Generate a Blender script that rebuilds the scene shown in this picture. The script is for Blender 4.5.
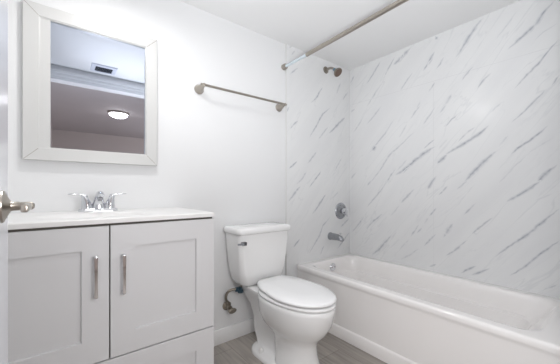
import bpy, bmesh, math, random
from mathutils import Vector, Matrix
random.seed(7)
S = bpy.context.scene
for o in list(bpy.data.objects): bpy.data.objects.remove(o, do_unlink=True)
C = S.collection
PI = math.pi

# ------------------------------------------------------------------ camera, world, exposure, large lights
BACK, RIGHT, LEFT, CEIL, FRONT, TUBEND = 1.75, 2.256, -0.285, 2.216, -0.02, 0.155
CAMZ = 1.045
cd = bpy.data.cameras.new('camera'); cam = bpy.data.objects.new('camera', cd); C.objects.link(cam)
cam.location = (0, 0, CAMZ); cam.rotation_euler = (PI/2, 0, -math.radians(38.3))
cd.sensor_fit = 'HORIZONTAL'; cd.sensor_width = 36; cd.lens = 36*281/560
cd.shift_y = 7.5/560
cd.clip_start = 0.01
S.camera = cam
w = bpy.data.worlds.new('world'); S.world = w; w.use_nodes = True
w.node_tree.nodes['Background'].inputs[0].default_value = (0.9, 0.95, 1, 1)
w.node_tree.nodes['Background'].inputs[1].default_value = 0.25
S.view_settings.view_transform = 'Standard'; S.view_settings.look = 'None'
S.view_settings.exposure = 0.28; S.view_settings.gamma = 1.0
S.view_settings.use_curve_mapping = False

def light(name, kind, loc, energy, color, size=0.1, rot=(0, 0, 0), spot=None):
    l = bpy.data.lights.new(name, kind); l.energy = energy; l.color = color
    if kind == 'AREA': l.shape = 'DISK'; l.size = size
    else: l.shadow_soft_size = size
    if spot: l.spot_size = math.radians(spot); l.spot_blend = 1.0
    o = bpy.data.objects.new(name, l); o.location = loc; o.rotation_euler = rot; C.objects.link(o); return o
# added spot in place of a guessed flash, aimed to brighten the ceiling
aim = (Vector((1.15, 0.95, CEIL))-Vector((0.30, 0.03, 1.15))).to_track_quat('-Z', 'Y').to_euler()
light('bounce_fill', 'SPOT', (0.30, 0.03, 1.15), 50, (0.95, 0.97, 1.0), 0.05, tuple(aim), 110)
# added soft fill lamp in the doorway, unseen, to even out the frontal light
light('doorway_fill', 'POINT', (0.40, 0.0, 1.14), 20, (0.97, 0.98, 1.0), 0.2)

# added area fill by the bedroom's right wall, brightens the room in the mirror
light('bedroom_fill', 'AREA', (3.3, -2.2, 1.3), 45, (1.0, 0.95, 0.93), 1.4, (0, math.radians(100), 0))

# ------------------------------------------------------------------ materials
def mat(name, col, rough=0.5, metal=0.0, spec=0.5, bump=0.0, bscale=60, var=0.0, vscale=3, coat=0.0, emit=None, estr=0):
    m = bpy.data.materials.new(name); m.use_nodes = True
    nt = m.node_tree; b = nt.nodes['Principled BSDF']
    b.inputs['Base Color'].default_value = (*col, 1); b.inputs['Roughness'].default_value = rough
    b.inputs['Metallic'].default_value = metal; b.inputs['Specular IOR Level'].default_value = spec
    b.inputs['Coat Weight'].default_value = coat; b.inputs['Coat Roughness'].default_value = 0.08
    tc = nt.nodes.new('ShaderNodeTexCoord')
    n = nt.nodes.new('ShaderNodeTexNoise'); n.inputs['Scale'].default_value = vscale; n.inputs['Detail'].default_value = 4
    nt.links.new(tc.outputs['Object'], n.inputs['Vector'])
    mx = nt.nodes.new('ShaderNodeMix'); mx.data_type = 'RGBA'
    mx.inputs[6].default_value = (*[c*(1-var) for c in col], 1); mx.inputs[7].default_value = (*[min(1, c*(1+var)) for c in col], 1)
    nt.links.new(n.outputs[0], mx.inputs[0]); nt.links.new(mx.outputs[2], b.inputs['Base Color'])
    if bump:
        n2 = nt.nodes.new('ShaderNodeTexNoise'); n2.inputs['Scale'].default_value = bscale; n2.inputs['Detail'].default_value = 3
        bp = nt.nodes.new('ShaderNodeBump'); bp.inputs['Strength'].default_value = bump; bp.inputs['Distance'].default_value = 0.002
        nt.links.new(tc.outputs['Object'], n2.inputs['Vector']); nt.links.new(n2.outputs[0], bp.inputs['Height'])
        nt.links.new(bp.outputs[0], b.inputs['Normal'])
    if emit:
        b.inputs['Emission Color'].default_value = (*emit, 1); b.inputs['Emission Strength'].default_value = estr
    return m

M = {}
M['wall'] = mat('wall_paint', (0.80, 0.805, 0.81), 0.6, bump=0.12, bscale=180, var=0.01)
M['ceil'] = mat('ceiling_paint', (0.85, 0.85, 0.85), 0.7, bump=0.15, bscale=120, var=0.01)
M['trim'] = mat('trim_paint', (0.88, 0.88, 0.88), 0.35, var=0.01)
M['door'] = mat('door_paint', (0.62, 0.63, 0.66), 0.22, var=0.01)
M['cab'] = mat('cabinet_lacquer', (0.65, 0.645, 0.65), 0.38, var=0.01)
M['cabdark'] = mat('cabinet_gap_shade', (0.10, 0.09, 0.08), 0.8, var=0.05)  # near-black colour stands for the shade in the cabinet gaps
M['top'] = mat('cultured_marble', (0.80, 0.79, 0.775), 0.3, var=0.005, coat=0.1)
M['porc'] = mat('porcelain', (0.88, 0.88, 0.875), 0.08, var=0.005, coat=0.4)
M['seat'] = mat('seat_plastic', (0.9, 0.9, 0.9), 0.16, var=0.005)
M['tub'] = mat('tub_enamel', (0.92, 0.895, 0.88), 0.13, var=0.006, coat=0.3)
M['frame'] = mat('frame_lacquer', (0.63, 0.63, 0.62), 0.35, var=0.01)
M['chrome'] = mat('chrome', (0.72, 0.73, 0.76), 0.08, 1.0, var=0.03)
M['chromed'] = mat('satin_chrome', (0.38, 0.39, 0.41), 0.2, 1.0, var=0.08)
M['nickel'] = mat('brushed_nickel', (0.42, 0.385, 0.34), 0.32, 1.0, var=0.08, vscale=30)
M['bronze'] = mat('dull_nickel', (0.30, 0.27, 0.23), 0.4, 1.0, var=0.1, vscale=20)
M['nozzle'] = mat('nozzle_rubber', (0.16, 0.11, 0.085), 0.5, var=0.1)
M['bluefilm'] = mat('blue_film', (0.66, 0.74, 0.79), 0.3, var=0.25, vscale=25)
M['bluefilm2'] = mat('blue_collar', (0.12, 0.25, 0.36), 0.3, var=0.1)
M['chrome_refl'] = mat('chrome_dark_reflection', (0.13, 0.13, 0.14), 0.15, 1.0, var=0.1)  # chrome darkened to paint in the dark reflections on the flush lever
M['teal'] = mat('teal_plastic', (0.03, 0.07, 0.10), 0.3, var=0.2, vscale=30)
M['mirror'] = mat('mirror_silver', (0.62, 0.67, 0.77), 0.01, 1.0, var=0.0)
M['seam'] = mat('panel_seam', (0.66, 0.66, 0.67), 0.5, var=0.02)
M['caulk'] = mat('caulk', (0.72, 0.72, 0.71), 0.5, var=0.02)
M['vent'] = mat('vent_white', (0.66, 0.68, 0.75), 0.4, var=0.01)
M['ventd'] = mat('vent_dark', (0.10, 0.11, 0.13), 0.7, var=0.05)
M['beige'] = mat('bedroom_paint', (0.56, 0.50, 0.47), 0.7, bump=0.2, bscale=90, var=0.02)
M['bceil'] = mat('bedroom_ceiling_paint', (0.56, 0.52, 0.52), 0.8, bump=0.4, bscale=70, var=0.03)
M['glow'] = mat('lamp_glass', (0.9, 0.9, 0.88), 0.3, emit=(1.0, 0.93, 0.86), estr=16)
M['glow2'] = mat('bath_lamp_glass', (0.9, 0.9, 0.9), 0.3, emit=(0.97, 0.98, 1.0), estr=1)

def marble():
    m = bpy.data.materials.new('marble_panel'); m.use_nodes = True; nt = m.node_tree; N = nt.nodes; L = nt.links
    b = N['Principled BSDF']; b.inputs['Roughness'].default_value = 0.22; b.inputs['Specular IOR Level'].default_value = 0.5
    at = N.new('ShaderNodeAttribute'); at.attribute_name = 'vein'
    tc = N.new('ShaderNodeTexCoord')
    n = N.new('ShaderNodeTexNoise'); n.inputs['Scale'].default_value = 38; n.inputs['Detail'].default_value = 5
    L.new(tc.outputs['Object'], n.inputs['Vector'])
    mr = N.new('ShaderNodeMapRange'); mr.inputs[1].default_value = 0.3; mr.inputs[2].default_value = 0.62; mr.inputs[3].default_value = 0.35; mr.inputs[4].default_value = 1.0
    L.new(n.outputs[0], mr.inputs[0])
    mul = N.new('ShaderNodeMath'); mul.operation = 'MULTIPLY'; L.new(at.outputs['Fac'], mul.inputs[0]); L.new(mr.outputs[0], mul.inputs[1])
    # faint clouding and hairline veining running along the drawn veins
    def dot(v, s):
        d = N.new('ShaderNodeVectorMath'); d.operation = 'DOT_PRODUCT'; d.inputs[1].default_value = tuple(c*s for c in v)
        L.new(tc.outputs['Object'], d.inputs[0]); return d.outputs['Value']
    c5, s5 = math.cos(math.radians(50)), math.sin(math.radians(50))
    cx = N.new('ShaderNodeCombineXYZ'); L.new(dot((c5, -c5, s5), 1.3), cx.inputs[0]); L.new(dot((-s5, s5, c5), 7.5), cx.inputs[1])
    n2 = N.new('ShaderNodeTexNoise'); n2.inputs['Scale'].default_value = 1.0; n2.inputs['Detail'].default_value = 4
    L.new(cx.outputs[0], n2.inputs['Vector'])
    n3 = N.new('ShaderNodeTexNoise'); n3.inputs['Scale'].default_value = 1.5; n3.inputs['Detail'].default_value = 3; n3.inputs['Distortion'].default_value = 0.4
    L.new(cx.outputs[0], n3.inputs['Vector'])
    def math_(op, a, bb):
        q = N.new('ShaderNodeMath'); q.operation = op
        for k, x in enumerate((a, bb)):
            if x is None: continue
            if isinstance(x, (int, float)): q.inputs[k].default_value = x
            else: L.new(x, q.inputs[k])
        return q.outputs[0]
    ridge = math_('ABSOLUTE', math_('SUBTRACT', n3.outputs[0], 0.5), None)
    rm = N.new('ShaderNodeMapRange'); rm.inputs[1].default_value = 0.0; rm.inputs[2].default_value = 0.022; rm.inputs[3].default_value = 0.13; rm.inputs[4].default_value = 0.0
    L.new(ridge, rm.inputs[0])
    gate = N.new('ShaderNodeMapRange'); gate.inputs[1].default_value = 0.42; gate.inputs[2].default_value = 0.6
    L.new(n2.outputs[0], gate.inputs[0])
    hair = math_('MULTIPLY', rm.outputs[0], gate.outputs[0])
    vein = math_('MAXIMUM', mul.outputs[0], hair)
    base = N.new('ShaderNodeMix'); base.data_type = 'RGBA'
    base.inputs[6].default_value = (0.785, 0.79, 0.795, 1); base.inputs[7].default_value = (0.815, 0.82, 0.82, 1)
    mr2 = N.new('ShaderNodeMapRange'); mr2.inputs[1].default_value = 0.35; mr2.inputs[2].default_value = 0.6
    L.new(n2.outputs[0], mr2.inputs[0]); L.new(mr2.outputs[0], base.inputs[0])
    mx = N.new('ShaderNodeMix'); mx.data_type = 'RGBA'; mx.inputs[7].default_value = (0.27, 0.30, 0.355, 1)
    L.new(vein, mx.inputs[0]); L.new(base.outputs[2], mx.inputs[6]); L.new(mx.outputs[2], b.inputs['Base Color'])
    return m
M['marble'] = marble()

def wood():
    m = bpy.data.materials.new('plank_floor'); m.use_nodes = True; nt = m.node_tree; N = nt.nodes; L = nt.links
    b = N['Principled BSDF']; b.inputs['Roughness'].default_value = 0.42
    tc = N.new('ShaderNodeTexCoord'); mp = N.new('ShaderNodeMapping'); mp.inputs['Rotation'].default_value = (0, 0, PI/2)
    L.new(tc.outputs['Object'], mp.inputs['Vector'])
    br = N.new('ShaderNodeTexBrick'); br.inputs['Scale'].default_value = 1; br.inputs['Brick Width'].default_value = 1.2
    br.inputs['Row Height'].default_value = 0.18; br.inputs['Mortar Size'].default_value = 0.0015; br.offset = 0.37
    br.inputs['Color1'].default_value = (0.33, 0.30, 0.27, 1); br.inputs['Color2'].default_value = (0.42, 0.385, 0.35, 1)
    br.inputs['Mortar'].default_value = (0.2, 0.175, 0.155, 1)
    L.new(mp.outputs[0], br.inputs['Vector'])
    mp2 = N.new('ShaderNodeMapping'); mp2.inputs['Scale'].default_value = (22, 1.6, 1); L.new(tc.outputs['Object'], mp2.inputs['Vector'])
    n = N.new('ShaderNodeTexNoise'); n.inputs['Scale'].default_value = 1.6; n.inputs['Detail'].default_value = 7; n.inputs['Distortion'].default_value = 0.6
    L.new(mp2.outputs[0], n.inputs['Vector'])
    cr = N.new('ShaderNodeMapRange'); cr.inputs[1].default_value = 0.25; cr.inputs[2].default_value = 0.75; cr.inputs[3].default_value = 0.68; cr.inputs[4].default_value = 1.25
    L.new(n.outputs[0], cr.inputs[0])
    mx = N.new('ShaderNodeMix'); mx.data_type = 'RGBA'; mx.blend_type = 'MULTIPLY'; mx.inputs[0].default_value = 1
    L.new(br.outputs[0], mx.inputs[6]); L.new(cr.outputs[0], mx.inputs[7]); L.new(mx.outputs[2], b.inputs['Base Color'])
    return m
M['wood'] = wood()

# ------------------------------------------------------------------ helpers
def obj(name, bm, m, parent=None, smooth=True, angle=35):
    me = bpy.data.meshes.new(name)
    off = Vector((0, 0, 0)); p = parent
    while p: off += p.location; p = p.parent
    if off.length: bmesh.ops.translate(bm, verts=bm.verts, vec=-off)
    bmesh.ops.recalc_face_normals(bm, faces=bm.faces)
    for f in bm.faces: f.smooth = smooth
    for e in bm.edges:
        if smooth and len(e.link_faces) == 2 and e.calc_face_angle(0) > math.radians(angle): e.smooth = False
    bm.to_mesh(me); bm.free()
    for q in (m if isinstance(m, (list, tuple)) else [m]): me.materials.append(q)
    o = bpy.data.objects.new(name, me); C.objects.link(o); o.parent = parent
    return o
def struct(name, bm, m, **k):
    o = obj(name, bm, m, **k); o['kind'] = 'structure'; return o
def thing(name, label, cat, loc, group=None):
    o = bpy.data.objects.new(name, None); C.objects.link(o); o.location = loc; o.empty_display_size = 0.05
    o['label'] = label; o['category'] = cat
    if group: o['group'] = group
    return o
def box(bm, x0, x1, y0, y1, z0, z1, bev=0.0, seg=2):
    g = bmesh.ops.create_cube(bm, size=1)
    for v in g['verts']:
        v.co = Vector(((x0+x1)/2+v.co.x*(x1-x0), (y0+y1)/2+v.co.y*(y1-y0), (z0+z1)/2+v.co.z*(z1-z0)))
    if bev:
        es = list({e for v in g['verts'] for e in v.link_edges})
        bmesh.ops.bevel(bm, geom=es, offset=bev, segments=seg, affect='EDGES', profile=0.5)
    return bm
def B(*a, **k): return box(bmesh.new(), *a, **k)
def rings(bm, R, cap0=True, cap1=True):
    vs = [[bm.verts.new(p) for p in r] for r in R]; n = len(vs[0])
    for a, b in zip(vs, vs[1:]):
        for i in range(n): bm.faces.new((a[i], a[(i+1) % n], b[(i+1) % n], b[i]))
    if cap0: bm.faces.new(vs[0][::-1])
    if cap1: bm.faces.new(vs[-1])
    return vs
def lathe(bm, origin, axis, prof, n=28, cap=True):
    """prof: (distance along axis, radius)"""
    a = Vector(axis).normalized(); u = a.orthogonal().normalized(); v = a.cross(u); o = Vector(origin)
    R = [[o+a*d+(u*math.cos(t)+v*math.sin(t))*max(r, 1e-4) for t in [2*PI*i/n for i in range(n)]] for d, r in prof]
    rings(bm, R, cap, cap); return bm
def tube(bm, pts, rad, n=12):
    pts = [Vector(p) for p in pts]
    if not isinstance(rad, (list, tuple)): rad = [rad]*len(pts)
    u = None; R = []
    for i, p in enumerate(pts):
        t = (pts[min(i+1, len(pts)-1)]-pts[max(i-1, 0)]).normalized()
        u = t.orthogonal().normalized() if u is None else (u-t*u.dot(t)).normalized()
        v = t.cross(u)
        R.append([p+(u*math.cos(a)+v*math.sin(a))*rad[i] for a in [2*PI*k/n for k in range(n)]])
    rings(bm, R); return bm
def curve(pts, k=6):
    """Catmull-Rom through pts"""
    P = [Vector(p) for p in pts]; P = [2*P[0]-P[1]]+P+[2*P[-1]-P[-2]]; out = []
    for i in range(1, len(P)-2):
        for j in range(k):
            t = j/k; a, b, c, d = P[i-1:i+3]
            out.append(0.5*((2*b)+(c-a)*t+(2*a-5*b+4*c-d)*t*t+(3*b-a-3*c+d)*t**3))
    return out+[P[-2]]
def rrect(x0, x1, y0, y1, r, z, n=8):
    out = []
    for cx, cy, a0 in ((x1-r, y1-r, 0), (x0+r, y1-r, PI/2), (x0+r, y0+r, PI), (x1-r, y0+r, 3*PI/2)):
        for i in range(n+1):
            a = a0+PI/2*i/n; out.append(Vector((cx+r*math.cos(a), cy+r*math.sin(a), z)))
    return out
VEINS_BACK = [
    (0.012, 0.60, [(1.49, 2.141), (1.54, 2.2)]),
    (0.012, 0.60, [(1.474, 1.977), (1.573, 2.065)]),
    (0.013, 0.90, [(1.713, 1.79), (1.787, 1.857), (1.864, 1.967)]),
    (0.013, 0.90, [(1.695, 1.488), (1.75, 1.56), (1.864, 1.724), (1.965, 1.796)]),
    (0.021, 1.00, [(1.944, 1.557), (2.049, 1.641), (2.181, 1.747)]),
    (0.012, 0.75, [(1.474, 1.536), (1.573, 1.625)]),
    (0.012, 0.75, [(1.442, 1.665), (1.474, 1.72)]),
    (0.014, 0.52, [(2.049, 1.938), (2.114, 2.067)]),
    (0.014, 0.60, [(2.136, 1.899), (2.227, 2.005)]),
    (0.013, 0.60, [(1.806, 1.487), (1.944, 1.626)]),
    (0.012, 0.60, [(1.465, 2.187), (1.516, 2.243)]),
    (0.012, 0.90, [(1.466, 1.212), (1.562, 1.282)]),
    (0.013, 0.60, [(1.671, 1.261), (1.786, 1.379)]),
    (0.012, 0.60, [(1.545, 1.085), (1.616, 1.139), (1.671, 1.207)]),
    (0.016, 0.90, [(1.46, 0.944), (1.562, 1.046), (1.598, 1.072)]),
    (0.013, 0.90, [(1.689, 1.059), (1.825, 1.186), (1.846, 1.215)]),
    (0.014, 0.45, [(2.015, 1.207), (2.128, 1.347)]),
    (0.017, 1.00, [(1.727, 0.827), (1.786, 0.879), (1.907, 1.003)]),
    (0.014, 0.45, [(1.993, 0.958), (2.082, 1.031)]),
    (0.012, 0.90, [(1.51, 0.568), (1.591, 0.637)]),
    (0.013, 0.75, [(1.689, 0.49), (1.825, 0.639), (1.866, 0.72), (1.971, 0.799)]),
    (0.014, 0.75, [(2.059, 0.482), (2.247, 0.628)]),
    (0.014, 0.75, [(2.105, 0.686), (2.247, 0.767)]),
    (0.013, 0.60, [(1.825, 0.457), (1.887, 0.548)]),
]
VEINS_RIGHT = [
    (0.013, 0.69, [(1.555, 2.018), (1.502, 2.072), (1.401, 2.187)]),
    (0.012, 0.69, [(1.369, 2.04), (1.317, 2.109), (1.267, 2.176)]),
    (0.024, 0.92, [(1.287, 2.108), (1.208, 2.145), (1.134, 2.198)]),
    (0.012, 0.69, [(1.227, 2.125), (1.189, 2.175)]),
    (0.013, 0.46, [(1.548, 1.811), (1.456, 1.919), (1.38, 1.995)]),
    (0.012, 0.57, [(1.227, 1.866), (1.171, 1.932), (1.116, 1.996)]),
    (0.017, 0.92, [(1.037, 1.97), (0.996, 2.024), (0.947, 2.099)]),
    (0.011, 0.69, [(1.004, 2.002), (0.955, 2.052)]),
    (0.011, 0.69, [(0.939, 1.951), (0.911, 1.986), (0.881, 2.032)]),
    (0.014, 0.57, [(1.736, 2.081), (1.684, 2.151)]),
    (0.011, 0.69, [(0.996, 1.795), (0.942, 1.864)]),
    (0.022, 0.92, [(0.947, 2.183), (0.92, 2.199)]),
    (0.013, 0.57, [(1.423, 1.759), (1.39, 1.785)]),
    (0.011, 0.34, [(1.089, 1.681), (1.054, 1.75)]),
    (0.011, 0.46, [(0.9, 1.642), (0.862, 1.694)]),
    (0.013, 0.57, [(1.55, 1.646), (1.471, 1.711), (1.397, 1.783)]),
    (0.014, 0.57, [(1.732, 1.801), (1.674, 1.824)]),
    (0.014, 0.40, [(1.703, 1.59), (1.618, 1.682), (1.576, 1.744)]),
    (0.012, 0.57, [(1.523, 1.379), (1.459, 1.44), (1.361, 1.536), (1.28, 1.64)]),
    (0.026, 0.92, [(1.497, 1.399), (1.446, 1.438)]),
    (0.011, 0.57, [(1.14, 1.613), (1.1, 1.664), (1.051, 1.712)]),
    (0.012, 0.34, [(1.236, 1.475), (1.161, 1.586)]),
    (0.011, 0.57, [(1.041, 1.545), (0.994, 1.603), (0.94, 1.677)]),
    (0.012, 0.57, [(1.542, 1.072), (1.421, 1.203), (1.314, 1.347), (1.214, 1.42), (1.15, 1.473), (1.09, 1.514)]),
    (0.024, 1.00, [(1.269, 1.164), (1.182, 1.212), (1.09, 1.286), (1.013, 1.337), (0.94, 1.376)]),
    (0.011, 0.80, [(1.032, 1.359), (0.985, 1.401), (0.945, 1.428)]),
    (0.012, 0.69, [(1.385, 1.059), (1.314, 1.155), (1.258, 1.227)]),
    (0.012, 0.34, [(1.258, 1.195), (1.161, 1.292)]),
    (0.012, 0.57, [(1.203, 1.172), (1.15, 1.23)]),
    (0.021, 1.00, [(0.934, 1.235), (0.887, 1.278), (0.855, 1.312)]),
    (0.011, 0.46, [(0.922, 1.346), (0.855, 1.421)]),
    (0.022, 0.80, [(1.003, 1.044), (0.967, 1.105), (0.934, 1.151)]),
    (0.011, 0.57, [(0.913, 1.615), (0.862, 1.677)]),
    (0.014, 0.57, [(1.732, 1.146), (1.66, 1.215)]),
    (0.011, 0.46, [(0.887, 1.508), (0.855, 1.53)]),
    (0.013, 0.57, [(1.547, 0.879), (1.457, 0.978), (1.392, 1.048), (1.336, 1.128)]),
    (0.013, 0.57, [(1.547, 1.073), (1.497, 1.132)]),
    (0.015, 0.80, [(1.222, 0.928), (1.155, 0.995), (1.102, 1.054)]),
    (0.012, 0.34, [(1.317, 0.811), (1.222, 0.917)]),
    (0.011, 0.80, [(0.924, 0.999), (0.887, 1.038), (0.855, 1.076)]),
    (0.013, 0.69, [(1.558, 0.672), (1.484, 0.751), (1.379, 0.834)]),
    (0.014, 0.57, [(1.715, 0.629), (1.639, 0.712), (1.575, 0.792)]),
    (0.019, 0.80, [(1.497, 0.445), (1.43, 0.499), (1.354, 0.592), (1.293, 0.657)]),
    (0.013, 0.34, [(1.581, 0.522), (1.511, 0.617)]),
    (0.012, 0.57, [(1.134, 0.656), (1.102, 0.712), (1.066, 0.768)]),
    (0.011, 0.57, [(1.087, 0.693), (1.04, 0.75)]),
    (0.011, 0.80, [(0.99, 0.836), (0.933, 0.909)]),
    (0.011, 0.34, [(1.03, 0.772), (0.99, 0.836)]),
    (0.011, 0.69, [(1.03, 0.598), (0.981, 0.66), (0.937, 0.712)]),
    (0.011, 0.69, [(0.887, 0.685), (0.855, 0.741)]),
    (0.011, 0.40, [(1.222, 0.458), (1.134, 0.518), (1.06, 0.583)]),
    (0.011, 0.80, [(0.99, 0.449), (0.933, 0.481)]),
    (0.012, 0.34, [(1.234, 0.532), (1.144, 0.643)]),
    (0.019, 0.80, [(0.809, 1.993), (0.762, 2.046), (0.716, 2.114), (0.672, 2.171), (0.63, 2.205)]),
    (0.009, 0.34, [(0.568, 2.026), (0.517, 2.084), (0.455, 2.164)]),
    (0.017, 0.92, [(0.51, 1.931), (0.437, 1.987), (0.397, 2.014), (0.363, 2.044), (0.336, 2.089), (0.289, 2.137)]),
    (0.010, 0.69, [(0.77, 1.812), (0.731, 1.861), (0.687, 1.902)]),
    (0.012, 0.69, [(0.672, 1.728), (0.637, 1.78), (0.588, 1.819)]),
    (0.011, 0.92, [(0.476, 1.673), (0.425, 1.731), (0.363, 1.793), (0.315, 1.855), (0.273, 1.906)]),
    (0.008, 0.69, [(0.304, 1.643), (0.271, 1.704)]),
    (0.008, 0.29, [(0.385, 1.935), (0.336, 1.973), (0.273, 2.002)]),
    (0.010, 0.69, [(0.49, 1.463), (0.423, 1.527), (0.36, 1.595), (0.318, 1.64)]),
    (0.010, 0.69, [(0.876, 1.504), (0.829, 1.556), (0.793, 1.582)]),
    (0.019, 1.00, [(0.876, 1.3), (0.802, 1.343), (0.725, 1.382), (0.652, 1.428), (0.602, 1.475)]),
    (0.010, 0.57, [(0.793, 1.381), (0.742, 1.436), (0.676, 1.478)]),
    (0.019, 0.92, [(0.759, 1.081), (0.708, 1.151), (0.652, 1.214), (0.561, 1.301)]),
    (0.009, 0.46, [(0.553, 1.323), (0.501, 1.392)]),
    (0.011, 0.92, [(0.497, 1.252), (0.456, 1.303), (0.385, 1.353), (0.315, 1.423)]),
    (0.009, 0.34, [(0.605, 1.548), (0.532, 1.612)]),
    (0.021, 0.46, [(0.876, 1.666), (0.829, 1.745)]),
    (0.009, 0.34, [(0.553, 1.082), (0.476, 1.184), (0.41, 1.256)]),
    (0.008, 0.29, [(0.41, 1.264), (0.295, 1.348)]),
    (0.015, 1.00, [(0.373, 1.076), (0.324, 1.143), (0.276, 1.191)]),
    (0.017, 0.92, [(0.515, 0.962), (0.449, 1.012), (0.392, 1.059), (0.348, 1.101)]),
    (0.010, 0.69, [(0.757, 0.861), (0.716, 0.909), (0.677, 0.952)]),
    (0.011, 0.80, [(0.706, 0.734), (0.648, 0.797), (0.579, 0.865)]),
    (0.012, 0.69, [(0.876, 0.549), (0.799, 0.616), (0.726, 0.697)]),
    (0.012, 0.92, [(0.575, 0.599), (0.473, 0.711), (0.41, 0.771), (0.336, 0.858), (0.268, 0.939)]),
    (0.010, 0.92, [(0.498, 0.494), (0.418, 0.574), (0.351, 0.661), (0.268, 0.755)]),
    (0.012, 0.92, [(0.771, 0.449), (0.726, 0.49), (0.671, 0.525)]),
    (0.012, 0.80, [(0.71, 0.448), (0.658, 0.483), (0.593, 0.526)]),
    (0.008, 0.57, [(0.343, 0.448), (0.274, 0.505)]),
    (0.010, 0.57, [(0.799, 1.042), (0.726, 1.111)]),
    (0.021, 0.57, [(0.876, 0.713), (0.82, 0.803)]),
    (0.008, 0.23, [(0.38, 0.973), (0.294, 1.024)]),
]
# ------------------------------------------------------------------ the room
XR = 3.4; BY = -4.25; BL = -0.10     # bedroom extents beyond the doorway
struct('floor', B(-0.4, XR+.1, BY-.1, BACK+0.1, -0.05, 0), M['wood'], smooth=False)
struct('ceiling', B(-0.4, RIGHT+0.1, -0.13, BACK+0.1, CEIL, CEIL+0.05), M['ceil'], smooth=False)
struct('ceiling_bedroom', B(-0.4, XR+.1, BY-.1, -0.13, CEIL, CEIL+0.05), M['bceil'], smooth=False)
struct('wall_back', B(-0.4, RIGHT+0.1, BACK, BACK+0.1, 0, CEIL), M['wall'], smooth=False)
struct('wall_right', B(RIGHT, RIGHT+0.1, -0.13, BACK, 0, CEIL), M['wall'], smooth=False)
struct('wall_left', B(LEFT-0.1, LEFT, -0.02, BACK, 0, CEIL), M['wall'], smooth=False)
# front wall with the doorway the camera stands in
DX0, DX1, DZ = -0.092, 0.835, 2.08
fw = bmesh.new()
box(fw, LEFT-0.1, DX0-0.015, -0.13, FRONT, 0, CEIL)
box(fw, DX1+0.015, RIGHT, -0.13, FRONT, 0, CEIL)
box(fw, DX0-0.015, DX1+0.015, -0.13, FRONT, DZ+0.015, CEIL)
struct('wall_front', fw, M['wall'], smooth=False)
struct('wall_tub_end', B(1.37, RIGHT, FRONT, TUBEND, 0, CEIL), M['wall'], smooth=False)
# door casing: jambs, head and stepped casing on the bathroom side
cs = bmesh.new()
box(cs, DX0-0.015, DX0, -0.135, FRONT+0.004, 0, DZ+0.015)
box(cs, DX1, DX1+0.015, -0.135, FRONT+0.004, 0, DZ+0.015)
box(cs, DX0, DX1, -0.135, FRONT+0.004, DZ, DZ+0.015)
for (o0, o1, t) in ((0.0, 0.035, 0.012), (0.035, 0.065, 0.020), (0.065, 0.092, 0.028)):
    box(cs, DX1+o0, DX1+o1, FRONT, FRONT+t, 0, DZ+o1, 0.002, 1)
    box(cs, DX0-0.092, DX1+o1, FRONT, FRONT+t, DZ+o0, DZ+o1, 0.002, 1)
struct('trim_1', cs, M['trim'], smooth=False)
# bedroom beyond
struct('wall_bedroom_left', B(BL-0.1, BL, BY, -0.13, 0, CEIL), M['beige'], smooth=False)
struct('wall_bedroom_far', B(BL-0.1, XR, BY-0.1, BY, 0, CEIL), M['beige'], smooth=False)
struct('wall_bedroom_right', B(XR, XR+0.1, BY, -0.13, 0, CEIL), M['beige'], smooth=False)
struct('wall_bedroom_near', B(RIGHT+0.1, XR, -0.13, -0.03, 0, CEIL), M['beige'], smooth=False)
# baseboards
def baseb(name, x0, x1, y):
    bm = bmesh.new(); box(bm, x0, x1, y-0.013, y, 0, 0.1, 0.003, 2); struct(name, bm, M['trim'])
baseb('baseboard_back', 0.575, 1.44, BACK)
bm = bmesh.new(); box(bm, LEFT, LEFT+0.013, 0.0, 1.235, 0, 0.1, 0.003); struct('baseboard_left', bm, M['trim'])
bm = bmesh.new(); box(bm, 0.93, 1.37, FRONT, FRONT+0.013, 0, 0.1, 0.003); struct('baseboard_front', bm, M['trim'])

# marble-look shower panels
SEAMZ, SEAMY = 1.872, 0.958
def add_veins(bm, veins, put, lay):
    for vi, (wd, st, pts) in enumerate(veins):
        P = [Vector((a, b)) for a, b in pts]
        # resample with wobble
        Q = []
        for i in range(len(P)-1):
            k = max(2, int((P[i+1]-P[i]).length/0.02))
            for j in range(k): Q.append(P[i].lerp(P[i+1], j/k))
        Q.append(P[-1]); n = len(Q)
        prev = None
        for i, q in enumerate(Q):
            t = (Q[min(i+1, n-1)]-Q[max(i-1, 0)]).normalized(); nn = Vector((-t.y, t.x))
            f = i/(n-1); tap = math.sin(PI*min(1, max(0, f*0.94+0.03)))**0.6
            wv = wd*tap*(0.75+0.5*random.random())
            q = q+nn*random.uniform(-1, 1)*0.0022
            if i in (0, n-1): wv = wd*0.15
            row = [bm.verts.new(put(q+nn*wv*k)) for k in (-1, -0.4, 0, 0.4, 1)]
            for v in row: v.co = put(None, v.co, vi)
            sv_ = st*min(1, tap*1.2)*random.uniform(0.75, 1.0) if 0 < i < n-1 else 0
            vals = [0, 0.42*sv_, sv_, 0.42*sv_, 0]
            for v, s in zip(row, vals): v[lay] = s
            if prev:
                [bm.faces.new((prev[k], prev[k+1], row[k+1], row[k])) for k in range(4)]
            prev = row
def panel_back():
    bm = bmesh.new(); lay = bm.verts.layers.float.new('vein')
    box(bm, 1.444, RIGHT, BACK-0.008, BACK, 0.0, CEIL)
    add_veins(bm, VEINS_BACK, lambda q, c=None, k=0: Vector((q.x, BACK-0.0083, min(q.y, CEIL-0.002))) if c is None else Vector((c.x, c.y-k*1.5e-5, c.z)), lay)
    return bm
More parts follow.
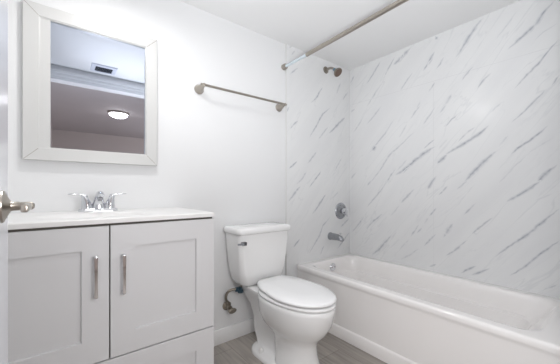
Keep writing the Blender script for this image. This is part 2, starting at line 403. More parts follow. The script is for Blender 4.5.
def panel_right():
    bm = bmesh.new(); lay = bm.verts.layers.float.new('vein')
    y0, y1 = TUBEND, BACK-0.008; g = 0.0011
    for (a, b, c, d) in ((y0, SEAMY-g, 0, SEAMZ-g), (SEAMY+g, y1, 0, SEAMZ-g), (y0, y1, SEAMZ+g, CEIL)):
        box(bm, RIGHT-0.008, RIGHT, a, b, c, d)
    n0 = len(bm.faces); box(bm, RIGHT-0.0072, RIGHT, y0, y1, 0, CEIL)
    bm.faces.ensure_lookup_table()
    for f in bm.faces[n0:]: f.material_index = 1
    bm.normal_update()
    add_veins(bm, VEINS_RIGHT, lambda q, c=None, k=0: Vector((RIGHT-0.0083, max(q.x, TUBEND+.002), min(q.y, CEIL-0.002))) if c is None else Vector((c.x-k*1.5e-5, c.y, c.z)), lay)
    return bm
struct('wall_back_marble', panel_back(), M['marble'], smooth=False)
struct('wall_right_marble', panel_right(), [M['marble'], M['seam']], smooth=False)
bm = bmesh.new(); box(bm, 1.438, 1.4455, BACK-0.0095, BACK, 0.1, CEIL, 0.001, 1)
struct('trim_2', bm, M['caulk'])
bm = bmesh.new()
box(bm, 1.552, RIGHT-.008, BACK-0.012, BACK-0.008, 0.418, 0.424); box(bm, RIGHT-0.012, RIGHT-0.008, TUBEND, BACK-0.008, 0.418, 0.424)
struct('trim_3', bm, M['caulk'], smooth=False)

# ------------------------------------------------------------------ bathroom door (open, seen edge-on at the left)
d = thing('bathroom_door', 'white painted door standing open at the left edge beside the vanity', 'door', (-0.09, 0.0, 0))
bm = bmesh.new(); box(bm, -0.124, -0.088, FRONT+0.035, 0.872, 0.012, 2.04, 0.002, 1); obj('door_slab', bm, M['door'], d)
HZ, HY = 1.011, 0.785
bm = bmesh.new(); lathe(bm, (-0.088, HY, HZ), (1, 0, 0), [(0, 0.033), (0.003, 0.032), (0.006, 0.025), (0.010, 0.016), (0.013, 0.0105), (0.016, 0.0092), (0.026, 0.009), (0.0262, 0.0078), (0.0275, 0.0078), (0.0277, 0.0088)], 32)
rs = obj('rosette', bm, M['nickel'], d)
bm = bmesh.new(); lathe(bm, (-0.0605, HY, HZ), (1, 0, 0), [(0, 0.0085), (0.014, 0.0085), (0.019, 0.0075), (0.022, 0.004)], 20)
box(bm, -0.0535, -0.0425, HY-0.10, HY+0.002, HZ-0.0075, HZ+0.0065, 0.003, 3)
obj('lever_handle', bm, M['nickel'], d)
bm = bmesh.new(); box(bm, -0.117, -0.095, 0.871, 0.8735, HZ-0.03, HZ+0.03, 0.001, 1); obj('latch_plate', bm, M['nickel'], d)
for z in (0.25, 1.0, 1.8):
    bm = bmesh.new(); lathe(bm, (-0.086, 0.008, z), (0, 0, 1), [(0, 0.006), (0.09, 0.006)], 12)
    obj('hinge', bm, M['nickel'], d)

# ------------------------------------------------------------------ vanity
VX0, VX1, VF, VC = -0.27, 0.578, 1.235, 0.154
v = thing('vanity_cabinet', 'light grey shaker vanity cabinet with two doors above a wide drawer', 'cabinet', (VC, 1.5, 0))
bm = bmesh.new()
for a in ((VX0, VX0+0.016, VF+0.020, BACK-0.002, 0.0, 0.905), (VX1-0.017, VX1-0.001, VF+0.020, BACK-0.002, 0.0, 0.905), (VX0+0.016, VX1-0.017, VF+0.020, BACK-0.002, 0.09, 0.106), (VX0+0.016, VX1-0.017, BACK-0.012, BACK-0.002, 0.106, 0.87)):
    box(bm, *a)
box(bm, VX0+.016, VX1-0.017, VF+0.08, VF+0.096, 0.0, 0.09)
obj('body', bm, M['cab'], v, smooth=False)
bm = bmesh.new(); box(bm, VX0, VX1-0.004, VF+0.0185, VF+0.0215, 0.085, 0.9095); box(bm, VX0+.004, VX1-0.004, VF+0.012, VF+0.03, 0.905, 0.9164)
obj('recess', bm, M['cabdark'], v, smooth=False)  # thin dark sheet behind the fronts, paints their gaps as shaded
def shaker(x0, x1, z0, z1, st):
    """frame and recessed panel as one moulded front"""
    bm = bmesh.new(); y = VF
    def loop(a, yy): return [Vector((x0+a, yy, z0+a)), Vector((x1-a, yy, z0+a)), Vector((x1-a, yy, z1-a)), Vector((x0+a, yy, z1-a))]
    rings(bm, [loop(0, y+0.018), loop(0, y+0.0015), loop(0.0015, y), loop(st, y), loop(st+0.0012, y+0.010)])
    return bm
g = 0.0022
dl = obj('cabinet_door', shaker(VX0, VC-g, 0.404, 0.9075, 0.0855), M['cab'], v, smooth=False)
dr = obj('cabinet_door', shaker(VC+g, VX1, 0.404, 0.9075, 0.0855), M['cab'], v, smooth=False)
dw = obj('drawer', shaker(VX0, VX1, 0.095, 0.3985, 0.0855), M['cab'], v, smooth=False)
def pull(x, z0, z1, par, horiz=False):
    bm = bmesh.new(); y = VF; w_ = 0.0054
    box(bm, x-w_*1.15, x+w_*1.15, y-0.026, y, z0, z0+0.013, 0.003)
    box(bm, x-w_*1.15, x+w_*1.15, y-0.026, y, z1-0.013, z1, 0.003)
    # flat bar, waisted and bowed slightly outwards
    R = []
    for i in range(13):
        t = i/12; z = z0+0.004+(z1-z0-0.008)*t; s = math.sin(PI*t)
        hw = w_*(1.1-0.25*s); yy = y-0.022-0.004*s
        R.append([Vector((x-hw, yy-0.004, z)), Vector((x+hw, yy-0.004, z)), Vector((x+hw, yy+0.003, z)), Vector((x-hw, yy+0.003, z))])
    rings(bm, R)
    obj('bar_handle', bm, M['chrome'], par, angle=50)
pull(0.108, 0.648, 0.80, dl); pull(0.199, 0.644, 0.796, dr)

# countertop with an integral oval basin
t = thing('vanity_top', 'white cultured marble vanity top with integral oval basin', 'countertop', (VC, 1.49, 0.9165))
bm = bmesh.new(); n = 48
def rect_pt(a, x0, x1, y0, y1, z):
    c, s = math.cos(a), math.sin(a); hx, hy = (x1-x0)/2, (y1-y0)/2
    k = 1/max(abs(c)/hx, abs(s)/hy); return Vector(((x0+x1)/2+c*k, (y0+y1)/2+s*k, z))
tx0, tx1, ty0, ty1 = VX0-0.004, 0.579, 1.2315, BACK-0.001
# angles that include the rectangle corners
hx, hy = (tx1-tx0)/2, (ty1-ty0)/2; ca = math.atan2(hy, hx)
angs = []
for a0, a1 in ((-ca, ca), (ca, PI-ca), (PI-ca, PI+ca), (PI+ca, 2*PI-ca)):
    for i in range(12): angs.append(a0+(a1-a0)*i/12)
def rr_(ins, z): return [rect_pt(a, tx0+ins, tx1-ins, ty0+ins, ty1-ins, z) for a in angs]
def el(rx, ry, z): return [Vector((VC+rx*math.cos(a), 1.44+ry*math.sin(a), z)) for a in angs]
rings(bm, [rr_(0.002, 0.9165), rr_(0, 0.9185), rr_(0, 0.933), rr_(0.004, 0.9375), el(0.232, 0.165, 0.9375), el(0.225, 0.158, 0.937), el(0.215, 0.148, 0.9345), el(0.20, 0.135, 0.925), el(0.17, 0.11, 0.90), el(0.14, 0.09, 0.89), el(0.03, 0.03, 0.885)])
obj('counter', bm, M['top'], t, angle=28)
bm = bmesh.new(); lathe(bm, (VC, 1.44, 0.8855), (0, 0, 1), [(0, 0.024), (0.003, 0.023), (0.004, 0.017)], 24)
obj('drain', bm, M['chrome'], t)
# faucet
fx, fy, fz = 0.158, 1.655, 0.9375
f_ = thing('sink_faucet', 'chrome two-handle faucet standing on the vanity top below the mirror', 'faucet', (fx, fy, fz))
bm = bmesh.new()
rings(bm, [rrect(fx-0.083, fx+0.083, fy-0.028, fy+0.028, 0.026, fz), rrect(fx-0.083, fx+0.083, fy-0.028, fy+0.028, 0.026, fz+0.009), rrect(fx-0.079, fx+0.079, fy-0.024, fy+0.024, 0.023, fz+0.014)])
obj('base_plate', bm, M['chrome'], f_)
bm = bmesh.new()
prof = [((0, fy+.004, fz+0.012), 0.034, 0.026), ((0, fy+.002, fz+0.035), 0.027, 0.022), ((0, fy-0.008, fz+0.060), 0.020, 0.018), ((0, fy-0.030, fz+0.080), 0.0165, 0.016), ((0, fy-0.060, fz+0.086), 0.0165, 0.0155), ((0, fy-0.085, fz+0.081), 0.0155, 0.0125), ((0, fy-0.097, fz+0.071), 0.011, 0.009)]
dirs = [(0, 0, 1), (0, -.25, 1), (0, -1, 1), (0, -1, .35), (0, -1, -.1), (0, -1, -.6), (0, -.8, -1)]
R = []
for (c, a, b), dd in zip(prof, dirs):
    dd = Vector(dd).normalized(); up = Vector((1, 0, 0)).cross(dd)
    R.append([Vector((fx, c[1], c[2]))+Vector((1, 0, 0))*a*math.cos(q)+up*b*math.sin(q) for q in [2*PI*i/24 for i in range(24)]])
rings(bm, R); obj('spout', bm, M['chrome'], f_, angle=70)
bm = bmesh.new(); lathe(bm, (fx, fy-0.080, fz+0.076), (0, -0.25, -1), [(0, 0.0115), (0.022, 0.0115), (0.0225, 0.009)], 20)
obj('aerator', bm, M['chromed'], f_)
bm = bmesh.new(); lathe(bm, (fx, fy+0.004, fz+0.03), (0, 0.1, 1), [(0, 0.004), (0.045, 0.0035), (0.047, 0.007), (0.053, 0.0085), (0.06, 0.006), (0.063, 0.002)], 14)
obj('lift_rod', bm, M['chrome'], f_)
for s in (-1, 1):
    hxx = fx+s*0.057
    bm = bmesh.new()
    R = []
    for z, r, dx in ((0.011, 0.026, 0), (0.02, 0.025, 0), (0.035, 0.022, 0.001), (0.05, 0.0185, 0.004), (0.065, 0.014, 0.008), (0.078, 0.011, 0.014), (0.084, 0.006, 0.018)):
        R.append([Vector((hxx-s*0.01+s*dx+r*math.cos(q), fy+r*.9*math.sin(q), fz+z)) for q in [2*PI*i/22 for i in range(22)]])
    rings(bm, R)
    hb = obj('handle_body', bm, M['chrome'], f_, angle=60)
    bm = bmesh.new()
    R = []
    for dx, z, a, b in ((-0.012, 0.076, 0.006, 0.005), (0.004, 0.082, 0.009, 0.005), (0.025, 0.0845, 0.0075, 0.004), (0.045, 0.085, 0.007, 0.0035), (0.058, 0.086, 0.0085, 0.0035), (0.065, 0.0865, 0.005, 0.002)):
        R.append([Vector((hxx+s*dx, fy+a*math.cos(q), fz+z+b*math.sin(q))) for q in [2*PI*i/14 for i in range(14)]])
    rings(bm, R); obj('lever', bm, M['chrome'], hb, angle=60)

# ------------------------------------------------------------------ mirror
mx0, mx1, mz0, mz1, fwid = -0.127, 0.4515, 1.182, 1.911, 0.062
mi = thing('wall_mirror', 'rectangular mirror in a wide pale frame hung above the vanity', 'mirror', ((mx0+mx1)/2, BACK, 1.182))
FY = BACK-0.030
def mring(a, y): return [Vector((mx0+a, y, mz0+a)), Vector((mx1-a, y, mz0+a)), Vector((mx1-a, y, mz1-a)), Vector((mx0+a, y, mz1-a))]
bm = bmesh.new()
rings(bm, [mring(0, BACK-0.001), mring(0, FY+0.002), mring(0.002, FY), mring(fwid-0.006, FY), mring(fwid-0.004, FY+0.003), mring(fwid, FY+0.004), mring(fwid, FY+0.014), mring(fwid, BACK-0.001)], False, False)
for i, (sx, sz) in enumerate(((mx0, mz0), (mx1, mz0), (mx1, mz1), (mx0, mz1))):   # hairline mitre joints
    dx = 1 if sx == mx0 else -1; dz = 1 if sz == mz0 else -1
    a = Vector((sx+dx*.002, FY-0.0001, sz+dz*.002)); b = Vector((sx+dx*(fwid-.007), FY-0.0001, sz+dz*(fwid-.007))); w_ = Vector((dx*0.0006, 0, -dz*0.0006))
    fc = bm.faces.new([bm.verts.new(p) for p in (a-w_, a+w_, b+w_, b-w_)]); fc.material_index = 1
obj('frame', bm, [M['frame'], M['bronze']], mi, smooth=False)
bm = bmesh.new(); gy = BACK-0.012; tl = math.tan(math.radians(0.55))
box(bm, mx0+fwid-0.004, mx1-fwid+0.004, gy-0.001, gy+0.001, mz0+fwid-.004, mz1-fwid+.004)
for v_ in bm.verts: v_.co.y += -(v_.co.z-1.547)*tl
obj('mirror_glass', bm, M['mirror'], mi, smooth=False)

bm = bmesh.new(); box(bm, mx0+fwid-0.002, -0.0285, BACK-0.024, BACK-0.004, mz0+fwid-.002, mz1-fwid+.002, 0.001, 1)
obj('inner_strip', bm, M['frame'], mi)

# ------------------------------------------------------------------ towel bar
tb = thing('towel_bar', 'brushed nickel towel bar with round posts mounted on the white wall', 'towel bar', (1.04, BACK, 1.688))
bm = bmesh.new(); lathe(bm, (0.695, BACK-0.078, 1.70), (1, 0, 0), [(0, 0.0055), (0.002, 0.0075), (0.690, 0.0075), (0.692, 0.0055)], 16)
obj('bar', bm, M['nickel'], tb)
for x in (0.714, 1.368):
    bm = bmesh.new(); lathe(bm, (x, BACK, 1.690), (0, -1, 0.1), [(0.0, 0.031), (0.006, 0.031), (0.010, 0.027), (0.02, 0.024), (0.04, 0.018), (0.062, 0.012), (0.078, 0.011), (0.088, 0.010), (0.09, 0.007)], 28)
    obj('post', bm, M['nickel'], tb)

# ------------------------------------------------------------------ curtain rod
cr = thing('shower_curtain_rod', 'brushed nickel curtain rod spanning above the tub, one end still in blue film', 'curtain rod', (1.424, BACK-0.008, 2.026))
RX, RZ = 1.417, 2.023
bm = bmesh.new(); lathe(bm, (RX, 1.482, RZ+.0005), (0, -1, 0.016), [(0, 0.0105), (0.0005, 0.0142), (1.28, 0.0142), (1.281, 0.012)], 22); obj('outer_tube', bm, M['nickel'], cr)
bm = bmesh.new(); lathe(bm, (RX, 1.735, RZ), (0, -1, 0), [(0, 0.0112), (0.256, 0.0112)], 20); obj('wrapped_inner_tube', bm, M['bluefilm'], cr)['label'] = 'thinner tube in pale blue film'
bm = bmesh.new(); lathe(bm, (RX, BACK-0.0001, RZ), (0, -1, 0), [(0, 0.0225), (0.028, 0.0225), (0.034, 0.019), (0.036, 0.012)], 24); obj('end_cap', bm, M['nickel'], cr)
bm = bmesh.new(); lathe(bm, (RX, TUBEND, RZ+0.021), (0, 1, 0), [(0, 0.0225), (0.028, 0.0225), (0.034, 0.019), (0.036, 0.012)], 24); obj('end_cap', bm, M['nickel'], cr)

# ------------------------------------------------------------------ shower fittings
WB = BACK-0.008
sh = thing('shower_head', 'small shower head on a short arm high on the marble wall', 'shower head', (1.905, WB, 2.128))
bm = bmesh.new(); lathe(bm, (1.905, WB, 2.128), (0, -1, 0), [(0, 0.032), (0.004, 0.031), (0.010, 0.02), (0.011, 0.012)], 26); obj('flange', bm, M['bronze'], sh)
bm = bmesh.new(); tube(bm, curve([(1.905, WB-0.005, 2.128), (1.908, WB-0.045, 2.130), (1.912, WB-0.072, 2.122), (1.916, WB-0.095, 2.103)], 5), 0.0105, 14); obj('shower_arm', bm, M['nickel'], sh)
ax = Vector((0.05, -0.72, -0.69)).normalized(); p0 = Vector((1.915, WB-0.092, 2.105))
bm = bmesh.new(); lathe(bm, p0, ax, [(0, 0.014), (0.016, 0.014), (0.018, 0.011)], 18); obj('collar', bm, M['bluefilm2'], sh)
bm = bmesh.new(); lathe(bm, p0+ax*0.014, ax, [(0, 0.013), (0.006, 0.019), (0.012, 0.021), (0.026, 0.034), (0.036, 0.040), (0.044, 0.040), (0.046, 0.037)], 30); hd = obj('head', bm, M['bronze'], sh)
bm = bmesh.new(); lathe(bm, p0+ax*0.0605, ax, [(0, 0.035), (0.002, 0.0345), (0.003, 0.026), (0.0015, 0.025), (0.0015, 0.012), (0.004, 0.011), (0.004, 0.001)], 28); obj('spray_face', bm, M['nozzle'], hd)

sv = thing('shower_valve', 'round chrome shower valve trim with knob above the tub spout', 'valve', (2.110, WB, 0.842))
o_ = (2.110, WB, 0.842)
bm = bmesh.new(); lathe(bm, o_, (0, -1, 0), [(0, 0.079), (0.003, 0.079), (0.009, 0.074), (0.011, 0.058), (0.008, 0.054), (0.010, 0.045), (0.018, 0.034), (0.020, 0.02)], 44); obj('escutcheon', bm, M['chromed'], sv)
bm = bmesh.new(); lathe(bm, o_, (0, -1, 0), [(0.018, 0.024), (0.040, 0.022), (0.042, 0.030), (0.062, 0.027), (0.070, 0.022), (0.074, 0.012), (0.075, 0.002)], 12); kb = obj('knob', bm, M['chrome'], sv, angle=25)
bm = bmesh.new(); tube(bm, [(2.110, WB-0.055, 0.842), (2.122, WB-0.062, 0.81), (2.128, WB-0.066, 0.792)], [0.010, 0.008, 0.006], 12); obj('lever', bm, M['chrome'], kb)

ts = thing('tub_spout', 'chrome tub spout with diverter pin below the round valve', 'spout', (1.968, WB, 0.615))
bm = bmesh.new(); R = []
for d_, a, b, dz in ((0, 0.032, 0.034, 0.0), (0.006, 0.034, 0.036, 0), (0.014, 0.031, 0.033, 0), (0.05, 0.030, 0.031, 0), (0.09, 0.028, 0.028, 0.0), (0.115, 0.027, 0.026, -0.003), (0.135, 0.025, 0.023, -0.009), (0.150, 0.019, 0.015, -0.016), (0.153, 0.010, 0.007, -0.020)):
    R.append([Vector((1.960+a*math.cos(q), WB-d_, 0.618+dz+b*math.sin(q))) for q in [2*PI*i/26 for i in range(26)]])
rings(bm, R); obj('body', bm, M['chromed'], ts, angle=50)
bm = bmesh.new(); lathe(bm, (1.960, WB-0.122, 0.636), (0, 0, 1), [(0, 0.005), (0.014, 0.005), (0.015, 0.009), (0.022, 0.009), (0.024, 0.006)], 14); obj('diverter_pin', bm, M['chrome'], ts)
bm = bmesh.new(); lathe(bm, (1.960, WB-0.13, 0.604), (0, -0.2, -1), [(0, 0.015), (0.012, 0.015), (0.0125, 0.011)], 18); obj('outlet', bm, M['chromed'], ts)

# ------------------------------------------------------------------ bathtub
tub = thing('bathtub', 'white alcove bathtub with flat apron against the marble wall', 'bathtub', (1.9, 0.95, 0))
X0, X1, Y0, Y1 = 1.552, RIGHT-0.010, TUBEND+0.002, BACK-0.010
bm = bmesh.new()
def ro(i, z, r=0.004): return rrect(X0+i, X1, Y0, Y1, r, z, 8)
def ri(a, b, c, e, r, z): return rrect(X0+a, X1-b, Y0+c, Y1-e, r, z, 8)
rings(bm, [ro(0.0, 0.0), ro(0.0, 0.070), ro(0.004, 0.078), ro(0.009, 0.082), ro(0.010, 0.09), ro(0.009, 0.30), ro(0.006, 0.37), ro(0.0045, 0.382), ro(0.001, 0.388), ro(0.0, 0.394), ro(0.0, 0.410), ro(0.003, 0.418), ro(0.009, 0.4215),
           ri(0.013, 0.004, 0.004, 0.004, 0.010, 0.4228), ri(0.018, 0.006, 0.006, 0.006, 0.012, 0.4232), ri(0.058, 0.058, 0.086, 0.056, 0.081, 0.4238), ri(0.064, 0.063, 0.092, 0.062, 0.087, 0.4236), ri(0.072, 0.070, 0.10, 0.068, 0.095, 0.421), ri(0.080, 0.077, 0.11, 0.074, 0.10, 0.411),
           ri(0.088, 0.084, 0.13, 0.080, 0.105, 0.385), ri(0.095, 0.090, 0.17, 0.086, 0.11, 0.33), ri(0.099, 0.092, 0.19, 0.088, 0.112, 0.305), ri(0.101, 0.114, 0.20, 0.090, 0.112, 0.298), ri(0.104, 0.118, 0.22, 0.092, 0.115, 0.26), ri(0.112, 0.124, 0.28, 0.100, 0.115, 0.19), ri(0.128, 0.136, 0.33, 0.118, 0.11, 0.145), ri(0.16, 0.155, 0.38, 0.155, 0.10, 0.12), ri(0.22, 0.22, 0.5, 0.24, 0.07, 0.112)], False, True)
obj('shell', bm, M['tub'], tub, angle=40)
bm = bmesh.new(); oy = Y1-0.084
lathe(bm, (1.900, oy, 0.362), (0, -1, 0.05), [(0, 0.034), (0.005, 0.034), (0.009, 0.030), (0.010, 0.02), (0.008, 0.016), (0.008, 0.001)], 28)
op = obj('overflow_plate', bm, M['chrome'], tub)
for sx in (-0.018, 0.018):
    bm = bmesh.new(); lathe(bm, (1.9+sx, oy-0.008, 0.362), (0, -1, 0.05), [(0, 0.0045), (0.003, 0.004)], 10)
    obj('plate_screw', bm, M['nozzle'], op)
bm = bmesh.new(); lathe(bm, (1.9, Y1-0.28, 0.112), (0, 0, 1), [(0, 0.03), (0.004, 0.028), (0.005, 0.02)], 24); obj('drain', bm, M['chrome'], tub)

# ------------------------------------------------------------------ toilet
TX, SX = 1.102, 1.106
to = thing('toilet', 'white two-piece toilet with closed lid between the vanity and the tub', 'toilet', (TX, 1.4, 0))
def egg(yf, yb, hw, z, n=40, cx=None, sq=2.6, ym=None, tp=0.0):
    """pointed-oval outline: long rounded front half, squarer back half"""
    cx = SX if cx is None else cx
    ym = ym if ym is not None else yb-(yb-yf)*0.40
    out = []
    for i in range(n):
        a = 2*PI*i/n; c, s = math.cos(a), math.sin(a)
        if s >= 0:
            e = 2/sq; k = abs(s)**e; out.append(Vector((cx+hw*(1-tp*k**1.6)*math.copysign(abs(c)**e, c), ym+(yb-ym)*k, z)))
        else: out.append(Vector((cx+hw*math.copysign(abs(c)**0.95, c), ym+(ym-yf)*-(abs(s)**0.98), z)))
    return out
bm = bmesh.new()
rings(bm, [egg(1.075, 1.36, 0.118, 0.0, sq=3), egg(1.072, 1.36, 0.119, 0.012, sq=3), egg(1.085, 1.36, 0.108, 0.05, sq=3), egg(1.10, 1.37, 0.098, 0.11, sq=3), egg(1.10, 1.39, 0.093, 0.165), egg(1.09, 1.42, 0.099, 0.195), egg(1.065, 1.45, 0.120, 0.222), egg(1.038, 1.48, 0.139, 0.25),
           egg(1.005, 1.50, 0.160, 0.30), egg(0.992, 1.50, 0.169, 0.345), egg(0.983, 1.50, 0.175, 0.38), egg(0.982, 1.50, 0.176, 0.402), egg(0.988, 1.495, 0.171, 0.409), egg(1.02, 1.46, 0.14, 0.409), egg(1.04, 1.44, 0.12, 0.38)])
obj('bowl', bm, M['porc'], to, angle=60)
# rear foot, trapway body and tank deck
bm = bmesh.new()
def sr(x, y0, y1, z, r): return rrect(SX-x, SX+x, y0, y1, r, z, 7)
rings(bm, [sr(0.138, 1.22, 1.60, 0.0, 0.115), sr(0.138, 1.22, 1.60, 0.018, 0.115), sr(0.130, 1.23, 1.59, 0.027, 0.108), sr(0.085, 1.28, 1.57, 0.036, 0.06), sr(0.070, 1.32, 1.59, 0.055, 0.04), sr(0.070, 1.34, 1.62, 0.12, 0.035), sr(0.072, 1.34, 1.62, 0.20, 0.035), sr(0.085, 1.34, 1.655, 0.28, 0.04), sr(0.110, 1.36, 1.70, 0.345, 0.045), sr(0.128, 1.38, 1.715, 0.385, 0.045), sr(0.128, 1.38, 1.715, 0.402, 0.045), sr(0.120, 1.39, 1.71, 0.406, 0.04)])
obj('trapway_foot', bm, M['porc'], to, angle=60)
for s in (-1, 1):
    bm = bmesh.new(); lathe(bm, (SX+s*0.108, 1.455, 0.025), (0, 0, 1), [(0, 0.016), (0.014, 0.0155), (0.023, 0.013), (0.028, 0.007), (0.029, 0.001)], 18)
    obj('bolt_cap', bm, M['top'], to)
# seat and lid
bm = bmesh.new()
rings(bm, [egg(0.988, 1.49, 0.170, 0.4120), egg(0.981, 1.49, 0.176, 0.4150), egg(0.979, 1.49, 0.178, 0.4220), egg(0.983, 1.487, 0.175, 0.4290), egg(0.99, 1.48, 0.168, 0.4310)], True, True)
obj('seat', bm, M['seat'], to, angle=60)
bm = bmesh.new()
LY = 1.525
rings(bm, [egg(0.995, LY, 0.163, 0.4350, sq=5, ym=1.24, tp=0.32), egg(0.983, LY+0.003, 0.174, 0.4395, sq=5, ym=1.24, tp=0.32), egg(0.981, LY+0.004, 0.176, 0.4465, sq=5, ym=1.24, tp=0.32), egg(0.984, LY+0.002, 0.173, 0.4535, sq=5, ym=1.24, tp=0.32), egg(0.996, LY-0.008, 0.163, 0.4585, sq=5, ym=1.24, tp=0.32), egg(1.03, LY-0.04, 0.135, 0.4655, sq=3), egg(1.12, LY-0.12, 0.07, 0.4655, sq=3)])
sl = obj('seat_lid', bm, M['seat'], to, angle=60)
for s in (-1, 1):
    bm = bmesh.new(); box(bm, SX+s*0.07-0.02, SX+s*0.07+0.02, 1.495, 1.53, 0.403, 0.434, 0.006); obj('hinge', bm, M['seat'], to)
# tank
bm = bmesh.new()
def tk(hw, y0, y1, z, r, bow=0.0):
    P = rrect(TX-0.008-hw, TX-0.008+hw, y0, y1, r, z, 7)
    for p in P:
        if p.y < (y0+y1)/2: p.y -= bow*(1-((p.x-TX+0.008)/hw)**2)
    return P
rings(bm, [tk(0.135, 1.575, 1.705, 0.410, 0.04), tk(0.158, 1.562, 1.718, 0.420, 0.045, .004), tk(0.171, 1.553, 1.728, 0.445, 0.04, .008), tk(0.183, 1.548, 1.732, 0.50, 0.032, .012), tk(0.194, 1.542, 1.735, 0.60, 0.028, .014), tk(0.202, 1.538, 1.736, 0.70, 0.026, .015), tk(0.205, 1.537, 1.736, 0.755, 0.025, .015)])
tank = obj('tank', bm, M['porc'], to, angle=60)
bm = bmesh.new()
rings(bm, [tk(0.205, 1.537, 1.737, 0.754, 0.022, .015), tk(0.213, 1.528, 1.741, 0.757, 0.024, .018), tk(0.217, 1.524, 1.743, 0.765, 0.026, .019), tk(0.217, 1.524, 1.743, 0.783, 0.026, .019), tk(0.213, 1.529, 1.741, 0.793, 0.024, .018), tk(0.200, 1.542, 1.73, 0.798, 0.02, .015), tk(0.1, 1.60, 1.68, 0.800, 0.02, .0)])
obj('tank_lid', bm, M['porc'], to, angle=60)
bm = bmesh.new(); lx = TX-0.186
box(bm, lx-0.017, lx+0.017, 1.513, 1.537, 0.692, 0.714, 0.004)
lathe(bm, (lx, 1.55, 0.703), (0, -1, 0), [(0, 0.012), (0.012, 0.012)], 16)
fl = obj('flush_lever', bm, M['chrome_refl'], to)
bm = bmesh.new(); tube(bm, [(lx-0.008, 1.517, 0.703), (lx-0.028, 1.514, 0.704), (lx-0.048, 1.513, 0.705)], [0.009, 0.0075, 0.006], 12)
obj('lever_arm', bm, M['chromed'], fl)

# ------------------------------------------------------------------ water supply stop valve and hose
vx, vz = 0.912, 0.245
ws = thing('water_supply_valve', 'small metal stop valve with looped hose on the wall beside the toilet', 'valve', (vx, BACK, vz))
bm = bmesh.new(); lathe(bm, (vx, BACK-0.0005, vz), (0, -1, 0), [(0, 0.031), (0.004, 0.030), (0.010, 0.017), (0.012, 0.0095), (0.035, 0.0095)], 24); obj('escutcheon', bm, M['bronze'], ws)
bm = bmesh.new(); lathe(bm, (vx, BACK-0.030, vz), (0, -1, -0.12), [(0, 0.012), (0.002, 0.016), (0.026, 0.016), (0.028, 0.009), (0.05, 0.009)], 16)
lathe(bm, (vx, BACK-0.044, vz), (-0.15, 0, 1), [(0, 0.009), (0.018, 0.009), (0.019, 0.0125), (0.034, 0.0125)], 8); obj('valve_body', bm, M['bronze'], ws)
bm = bmesh.new(); R = []
for d_, k in ((0.078, 0.8), (0.081, 1.0), (0.088, 1.0), (0.091, 0.8)):
    R.append([Vector((vx+0.029*k*math.cos(q), BACK-d_, vz-0.008+0.017*k*math.sin(q))) for q in [2*PI*i/24 for i in range(24)]])
rings(bm, R); obj('oval_handle', bm, M['bronze'], ws)
bm = bmesh.new(); tube(bm, curve([(vx-0.005, BACK-0.044, vz+0.03), (vx-0.030, BACK-0.050, vz+0.065), (vx-0.026, BACK-0.056, vz+0.105), (vx-0.002, BACK-0.066, vz+0.125), (vx+0.035, BACK-0.078, vz+0.128)], 6), 0.0085, 12)
hz = obj('hose', bm, M['bronze'], ws)
bm = bmesh.new(); tube(bm, curve([(vx+0.056, BACK-0.088, vz+0.125), (vx+0.064, BACK-0.092, vz+0.142), (vx+0.066, BACK-0.093, vz+0.168)], 6), 0.0075, 12); obj('tank_riser', bm, M['bronze'], ws)
bm = bmesh.new(); lathe(bm, (vx+0.026, BACK-0.078, vz+0.126), (1, -0.1, -0.12), [(0, 0.012), (0.002, 0.0165), (0.014, 0.0165), (0.016, 0.013), (0.022, 0.013), (0.024, 0.019), (0.040, 0.019), (0.042, 0.014)], 8)
lathe(bm, (vx+0.058, BACK-0.089, vz+0.100), (0, 0, 1), [(0, 0.015), (0.003, 0.020), (0.018, 0.020), (0.022, 0.014), (0.040, 0.012)], 8)
obj('coupling', bm, M['teal'], ws, angle=20)['label'] = 'dark teal coupling'

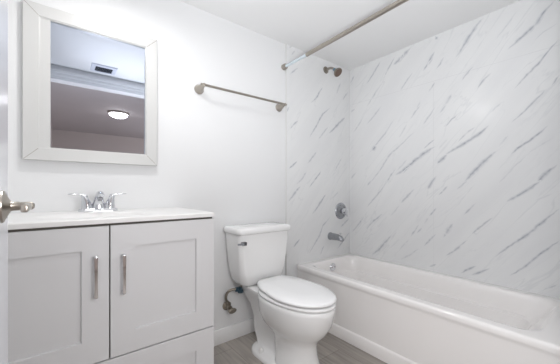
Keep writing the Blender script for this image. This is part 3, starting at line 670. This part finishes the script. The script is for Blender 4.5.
# ------------------------------------------------------------------ ceiling items
cv = thing('ceiling_vent', 'white ceiling vent with dark grille seen in the mirror', 'vent', (0.36, 0.17, CEIL))
bm = bmesh.new()
def vr(a, z): return [Vector((0.25+a, 0.07+a, z)), Vector((0.465-a, 0.07+a, z)), Vector((0.465-a, 0.28-a, z)), Vector((0.25+a, 0.28-a, z))]
rings(bm, [vr(0, CEIL), vr(0.002, CEIL-0.008), vr(0.035, CEIL-0.012), vr(0.037, CEIL-0.003)], False, False); obj('vent_frame', bm, M['vent'], cv, smooth=False)
bm = bmesh.new(); box(bm, 0.286, 0.429, 0.106, 0.244, CEIL-0.003, CEIL-0.001); obj('vent_opening', bm, M['ventd'], cv, smooth=False)
bm = bmesh.new()
for i in range(8): box(bm, 0.286, 0.429, 0.112+i*0.0175, 0.114+i*0.0175, CEIL-0.010, CEIL-0.003)
obj('grille', bm, M['chromed'], cv, smooth=False)

def flush_light(name, label, x, y, r, panm, gm, power, col, kind='AREA'):
    L_ = thing(name, label, 'ceiling light', (x, y, CEIL))
    bm = bmesh.new(); lathe(bm, (x, y, CEIL), (0, 0, -1), [(0, r), (0.012, r), (0.022, r*0.93), (0.028, r*0.88)], 40); obj('pan', bm, panm, L_)
    bm = bmesh.new(); lathe(bm, (x, y, CEIL-0.028), (0, 0, -1), [(0, r*0.86), (0.022, r*0.80), (0.042, r*0.62), (0.056, r*0.36), (0.062, 0.012)], 40); g_ = obj('glass_dome', bm, gm, L_)
    bm = bmesh.new(); lathe(bm, (x, y, CEIL-0.088), (0, 0, -1), [(0, 0.010), (0.006, 0.011), (0.014, 0.006), (0.018, 0.001)], 16); obj('finial', bm, panm, L_)
    if power: light('ceiling_lamp_bulb', 'AREA', (x, y, CEIL-0.108), power, col, 0.12)
    return L_
flush_light('ceiling_light', 'flush dome ceiling light with nickel rim glowing in the mirror', 0.765, -1.70, 0.155, M['nickel'], M['glow'], 0, (1.0, 0.9, 0.86))
flush_light('ceiling_light', 'flush dome ceiling light above the vanity and mirror', 0.22, 1.25, 0.14, M['nickel'], M['glow2'], 4.0, (1.0, 0.99, 0.98))
